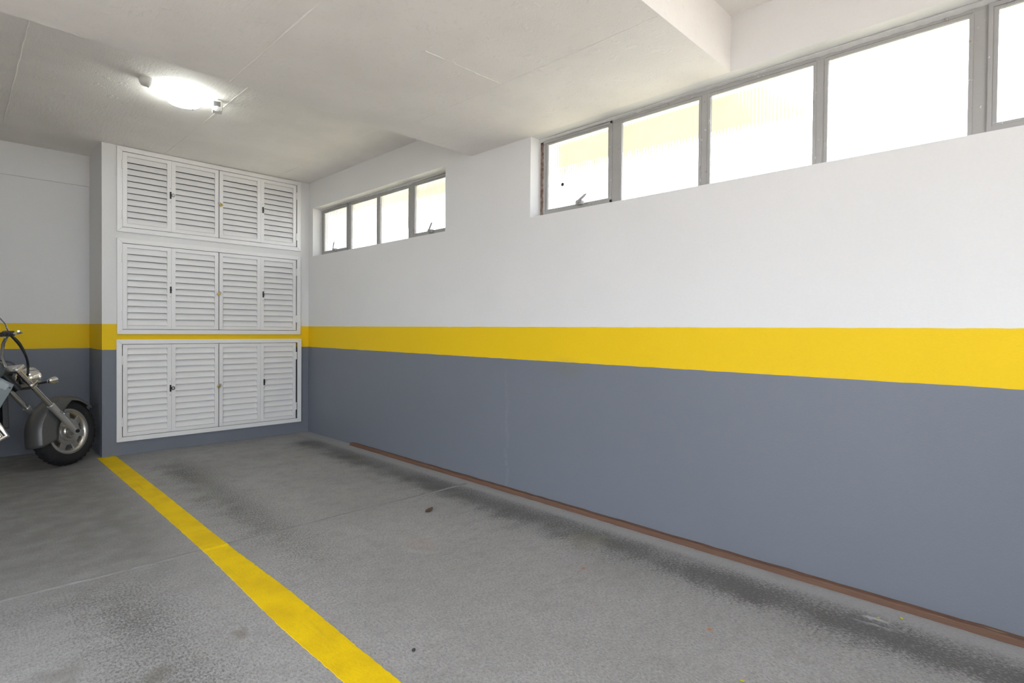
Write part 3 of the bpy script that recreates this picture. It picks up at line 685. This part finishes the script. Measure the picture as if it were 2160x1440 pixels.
# radiator with silver side shrouds
put(MB().box((-.10, -.13, .42), (-.06, .13, .70), Matrix.Rotation(math.radians(0), 4, 'Y')), Bm).build('radiator', 'engine', bike, bevel=.006)
for s_ in (-1, 1):
    pts = [(-.03, .78), (-.045, .74), (-.14, .56), (-.21, .54), (-.27, .62), (-.27, .87), (-.16, .88)]
    Ms = Matrix.Translation((0, s_*.165+(.006 if s_ > 0 else 0), 0)) @ Matrix.Rotation(math.pi/2, 4, 'X')
    sh = put(MB().prism(pts, .012, Ms), Bm).build('radiator_shroud', 'shroud', bike, bevel=.004)
    pts2 = [(-.06, .78), (-.085, .73), (-.16, .78), (-.21, .85), (-.15, .86)]
    put(MB().prism(pts2, .006, Matrix.Translation((0, s_*.176+(.006 if s_ > 0 else 0), 0)) @ Matrix.Rotation(math.pi/2, 4, 'X')), Bm).build('shroud_badge_plate', 'shroud2', sh, bevel=.003)
    bl = MB()
    for (x, z) in ((-.06, .755), (-.15, .575)): bl.cyl((x, s_*.160, z), (x, s_*.182, z), .007, n=10)
    put(bl, Bm).build('bolt', 'black', sh)
for k in range(2):                                   # exhausts on the visible side
    ex = [(-.40+.0*k, -.11, .62-.02*k), (-.20+.05*k, -.15, .50), (-.13+.04*k, -.175, .36), (-.24, -.19, .22+.06*k), (-.60, -.205, .20+.07*k), (-.85, -.205, .21+.08*k)]
    put(MB().tube(ex, .021, 12), Bm).build('exhaust_pipe', 'chrome', bike, smooth=True)
    put(MB().cyl((-.83, -.205, .21+.08*k), (-1.52, -.205, .25+.08*k), .034, .040, 20), Bm).build('silencer', 'chrome', bike, smooth=True)
for s_ in (-1, 1):
    put(MB().cyl((-.42, s_*.14, .25), (-.42, s_*.30, .26), .014, n=12), Bm).build('footpeg', 'rubber', bike, smooth=True)
    put(MB().cyl((-1.20, s_*.145, .36), (-1.05, s_*.145, HZ-.2), .028, .024, 14), Bm).build('shock_absorber', 'chrome', bike, smooth=True)
put(MB().tube([(-.36, -.22, .27), (-.24, -.225, .24), (-.15, -.22, .27)], .008, 8), Bm).build('brake_pedal', 'chrome', bike, smooth=True)
put(MB().tube([(-.62, .12, .20), (-.68, .20, .11), (-.70, .30, .02+.30*math.sin(-LEAN))], .010, 8), Bm).build('side_stand', 'engine', bike, smooth=True)
put(MB().box((-1.64, -.05, .56), (-1.58, .05, .62)), Bm).build('tail_light', 'red', bike, bevel=.01)

# ------------------------------------------------------------------ litter on the floor
def blob(name, mat, loc, r, lab, cat, flat=.6, seed=1):
    rg = random.Random(seed); rows = []
    for i in range(9):
        a = 2*math.pi*i/9; k = rg.uniform(.75, 1.2); rows.append([Vector((r*k*math.cos(a)*math.cos(t), r*k*.8*math.sin(a)*math.cos(t), r*flat*(1+math.sin(t)))) for t in [-math.pi/2+math.pi*j/5 for j in range(6)]])
    o = MB().grid(rows, True).build(name, mat, smooth=True); o.location = loc; return tag(o, lab, cat)
def leaf(name, mat, loc, L, wd, rot, curl, lab):
    rows = []
    for i in range(9):
        t = i/8; ww = wd*math.sin(math.pi*min(1, t*1.02))**.7; rows.append([Vector((L*(t-.5), k*ww, .002+curl*(abs(k)**2)*(.4+t)+curl*.6*(2*t-1)**2)) for k in (-1, -.5, 0, .5, 1)])
    o = MB().grid(rows).build(name, mat, smooth=True, solid=.0008); o.location = loc; o.rotation_euler = (0, 0, rot); return tag(o, lab, 'leaf')
p = on(873, 1373, 'z', 0); blob('pebble', 'stone', p, .0085, 'small dark pebble lying right of the yellow line', 'stone', .7, 3)
p = on(905, 1078, 'z', 0); leaf('dry_leaf', 'leaf', p, .085, .02, .3, .010, 'dark curled dry leaf on the floor in mid bay')
p = on(1902, 1306, 'z', 0); leaf('leaf_scrap', 'ygreen', p, .02, .007, .9, .003, 'larger yellow leaf scrap near the timber strip')
p = on(1853, 1304, 'z', 0); leaf('leaf_scrap', 'ygreen', p, .010, .005, .2, .002, 'tiny yellow leaf scrap near the chalky scuff')
p = on(1566, 1438, 'z', 0); leaf('leaf_scrap', 'ygreen', p, .018, .006, 2.2, .003, 'yellow leaf scrap at the lower picture edge')
